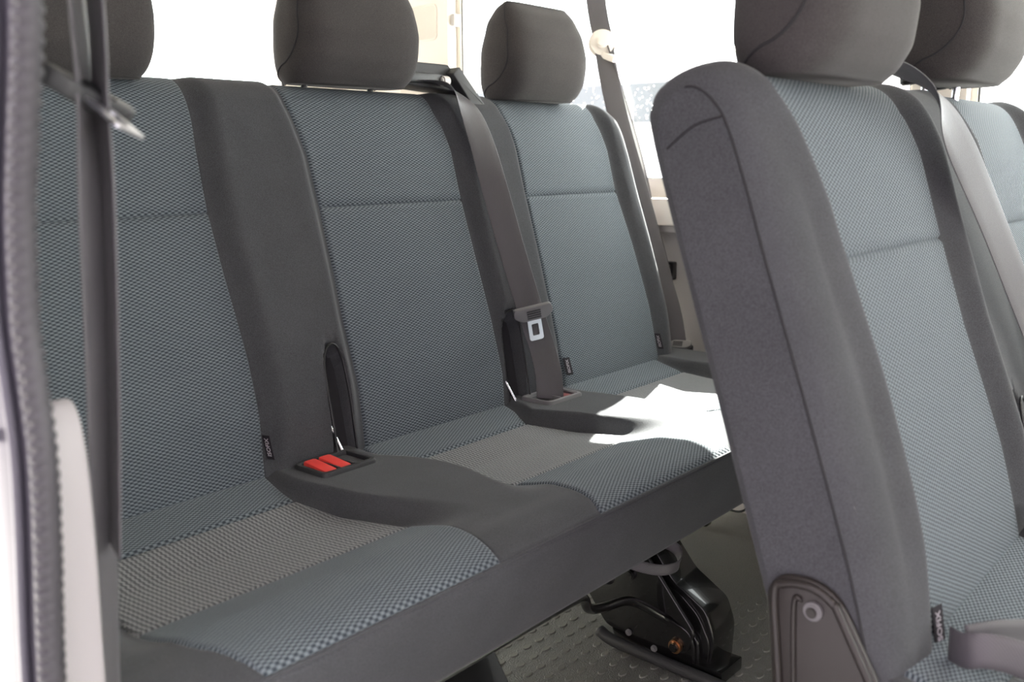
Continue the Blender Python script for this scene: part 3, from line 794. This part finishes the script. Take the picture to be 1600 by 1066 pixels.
# webbing loop hanging from the crease
ribbon('buckle_strap', [(x-.044, y-.036, z-.004) for x, y, z in [(-.120, .012, .010), (-.135, -.004, .014), (-.137, -.020, .020), (-.128, -.040, .018), (-.110, -.075, .006), (-.09, -.13, -.004), (-.05, -.19, -.004), (.0, -.19, .0), (.02, -.15, .004), (-.01, -.10, .008), (-.06, -.055, .014), (-.10, -.026, .020), (-.125, -.004, .018)]],
       [(.25, .1, 1)]*13, .031, 'web', mb, n=90, thick=.002)

# =====================================================================
#                       SEAT BELTS
# =====================================================================
cb = thing('seat_belt', 'dark webbing belt lying over the rear bench between its middle and right seats', 'seat belt', (0, 0, 0))
wd = (.80, -.60, .05)
ribbon('webbing', [(.12, .200, .557), (.150, .178, .560), (.185, .148, .552), (.205, .122, .515), (.215, .098, .455), (.224, .070, .36), (.232, .040, .26), (.240, .004, .152), (.243, -.020, .09), (.236, -.040, .045), (.226, -.052, .004), (.222, -.056, -.012)],
       [(.3, .95, 0), (.4, .9, 0), (.75, .66, -.1), (.9, -.1, -.25), (.9, -.4, -.1), wd, wd, wd, wd, (.7, -.7, 0), (.55, -.8, 0), (.5, -.85, 0)], .048, 'web', cb, n=110)
def tongue(parent, c, xdir, down, s=1., hm='greyplastic'):
    X_ = Vector(xdir).normalized(); D_ = Vector(down).normalized(); Nn = X_.cross(D_).normalized(); D_ = Nn.cross(X_).normalized()
    R = Matrix((X_, D_, Nn)).transposed(); c = Vector(c)
    def place(poly, z0, z1, name, mat, par, holes=None, bev=0):
        o = prism(name, poly, 'z', z0*s, z1*s, mat, par, bev=bev, holes=holes)
        o.data.transform(Matrix.Translation(c) @ R.to_4x4()); 
        return o
    hp = round_poly([(-.033*s, -.010*s), (.033*s, -.010*s), (.035*s, .004*s), (.022*s, .014*s), (-.022*s, .014*s), (-.035*s, .004*s)], .005*s)
    h = place(hp, -.006, .006, 'tongue_handle', hm, parent, bev=.002*s)
    for k in range(4):
        place([(-.012*s, (-.004+k*.004)*s), (.012*s, (-.004+k*.004)*s), (.012*s, (-.0025+k*.004)*s), (-.012*s, (-.0025+k*.004)*s)], -.0075, -.006, 'grip_rib', 'black', h)
        place([(-.012*s, (-.004+k*.004)*s), (.012*s, (-.004+k*.004)*s), (.012*s, (-.0025+k*.004)*s), (-.012*s, (-.0025+k*.004)*s)], .006, .0075, 'grip_rib', 'black', h)
    place(round_poly([(-.012*s, .010*s), (.012*s, .010*s), (.0125*s, .052*s), (-.0125*s, .052*s)], .005*s), -.0011, .0011, 'tongue_plate', 'steel', parent,
          holes=[round_poly([(-.0060*s, .022*s), (.0060*s, .022*s), (.0060*s, .043*s), (-.0060*s, .043*s)], .002*s)])
tongue(cb, (.216, -.020, .158), (.80, -.60, .20), (.36, -.06, -.92), 1.05)

fb = thing('seat_belt', 'brown-grey belt hanging by the side window behind the right rear seat', 'seat belt', (0, 0, 0))
ribbon('webbing', [(.86, .335, 1.0), (.86, .309, .79), (.86, .287, .70), (.855, .277, .665), (.845, .255, .60), (.835, .215, .49), (.825, .150, .33), (.815, .100, .20), (.805, .050, .08), (.795, .026, .005)],
       [(.57, -.82, 0)]*10, .046, 'web', fb, n=90)
ribbon('webbing', [(.868, .285, .680), (.872, .262, .62), (.874, .215, .50), (.874, .18, .40), (.872, .15, .30), (.868, .10, .16), (.862, .06, .02), (.86, .04, -.1)],
       [(.6, .8, 0)]*8, .046, 'web', fb, n=60)
g = cyl('belt_guide', (.858, .288, .690), (.8, .6, -.1), .033, .018, 'cream', fb, seg=28, bev=.005)
bm = bmesh.new(); add_box(bm, (.858, .278, .662), (.020, .062, .016), Matrix.Rotation(.35, 3, 'X'), bev=.005); o = bm_link('guide_bar', bm, 'cream', fb); autosmooth(o)
cyl('guide_bolt', (.846, .279, .690), (.8, .6, -.1), .012, .010, 'cream', fb, seg=20, bev=.003)
tongue(fb, (.795, .022, .006), (-.35, .95, 0), (-.6, -.3, -.6), .9)
bm = bmesh.new(); add_box(bm, (.81, .012, -.012), (.03, .028, .03), bev=.005); o = bm_link('buckle', bm, 'black', fb); autosmooth(o)

mbelt = thing('seat_belt', 'dark belt lying down the middle bench between its two seats', 'seat belt', MO)
ribbon('webbing', [(.0, .190, .552), (.05, .172, .556), (.100, .148, .545), (.150, .122, .515), (.190, .102, .46), (.235, .075, .38), (.275, .045, .29), (.310, .015, .20), (.335, -.015, .10), (.345, -.035, .03), (.345, -.04, -.01)],
       [(.3, .95, 0), (.4, .9, 0), (.7, .7, -.1), (.95, .1, -.1)]+[(.93, -.35, .1)]*7, .048, 'web', mbelt, n=100)

hb = thing('seat_belt', 'dark belt hanging beside the door opening with its tongue', 'seat belt', (0, 0, 0))
ribbon('webbing', [(-.79, -.456, 1.0), (-.785, -.454, .70), (-.78, -.453, .52), (-.78, -.452, .46), (-.78, -.452, .40), (-.78, -.440, .27), (-.78, -.425, .15), (-.78, -.410, .03), (-.78, -.395, -.10), (-.78, -.385, -.39)],
       [(.62, .8, 0)]*4+[(.75, .66, 0)]*6, .046, 'web', hb, n=90, thick=.002)
ribbon('webbing', [(-.775, -.466, 1.0), (-.772, -.464, .70), (-.772, -.461, .52), (-.772, -.457, .46), (-.772, -.455, .40), (-.774, -.444, .27), (-.776, -.430, .15)],
       [(.25, .97, 0)]*7, .042, 'web', hb, n=60, thick=.002)
tongue(hb, (-0.7775, -0.4538, 0.4679), (1.0, .24, -.38), (.30, -1.0, -.66), 1.0, 'blackrough')

# =====================================================================
#                       OUTSIDE
# =====================================================================
wb = struct(box('shade_wall', (-3.2, -14, -.92), (-2.8, 14, 6.5), 'render'))  # unseen wall added behind the camera to dim and tint light through the door
struct(box('ground', (-30, -30, -.97), (40, 40, -.92), 'ground'))
pv = thing('parked_van', 'white van with a dark window band parked outside the side window', 'van', (4.2, 0, -.92))
prism('van_body', round_poly([(0, .25), (1.9, .25), (1.9, 1.3), (1.75, 1.93), (1.6, 2.02), (.25, 2.02), (.10, 1.93), (0, 1.45)], .08), 'y', .6, 5.6, 'vanwhite', pv, bev=.03)
for k in range(3):
    prism('van_window', round_poly([(.9+k*1.58, 1.555), (2.465+k*1.58, 1.555), (2.465+k*1.58, 1.80), (.9+k*1.58, 1.80)], .01), 'x', -.015, .08, 'vanglass', pv)
for y in (1.5, 4.7):
    t = cyl('wheel', (.12, y, .33), (1, 0, 0), .33, .22, 'tyre', pv, seg=28, bev=.03); cyl('hub_cap', (.0, y, .33), (1, 0, 0), .19, .03, 'steel', t, seg=24, bev=.006)
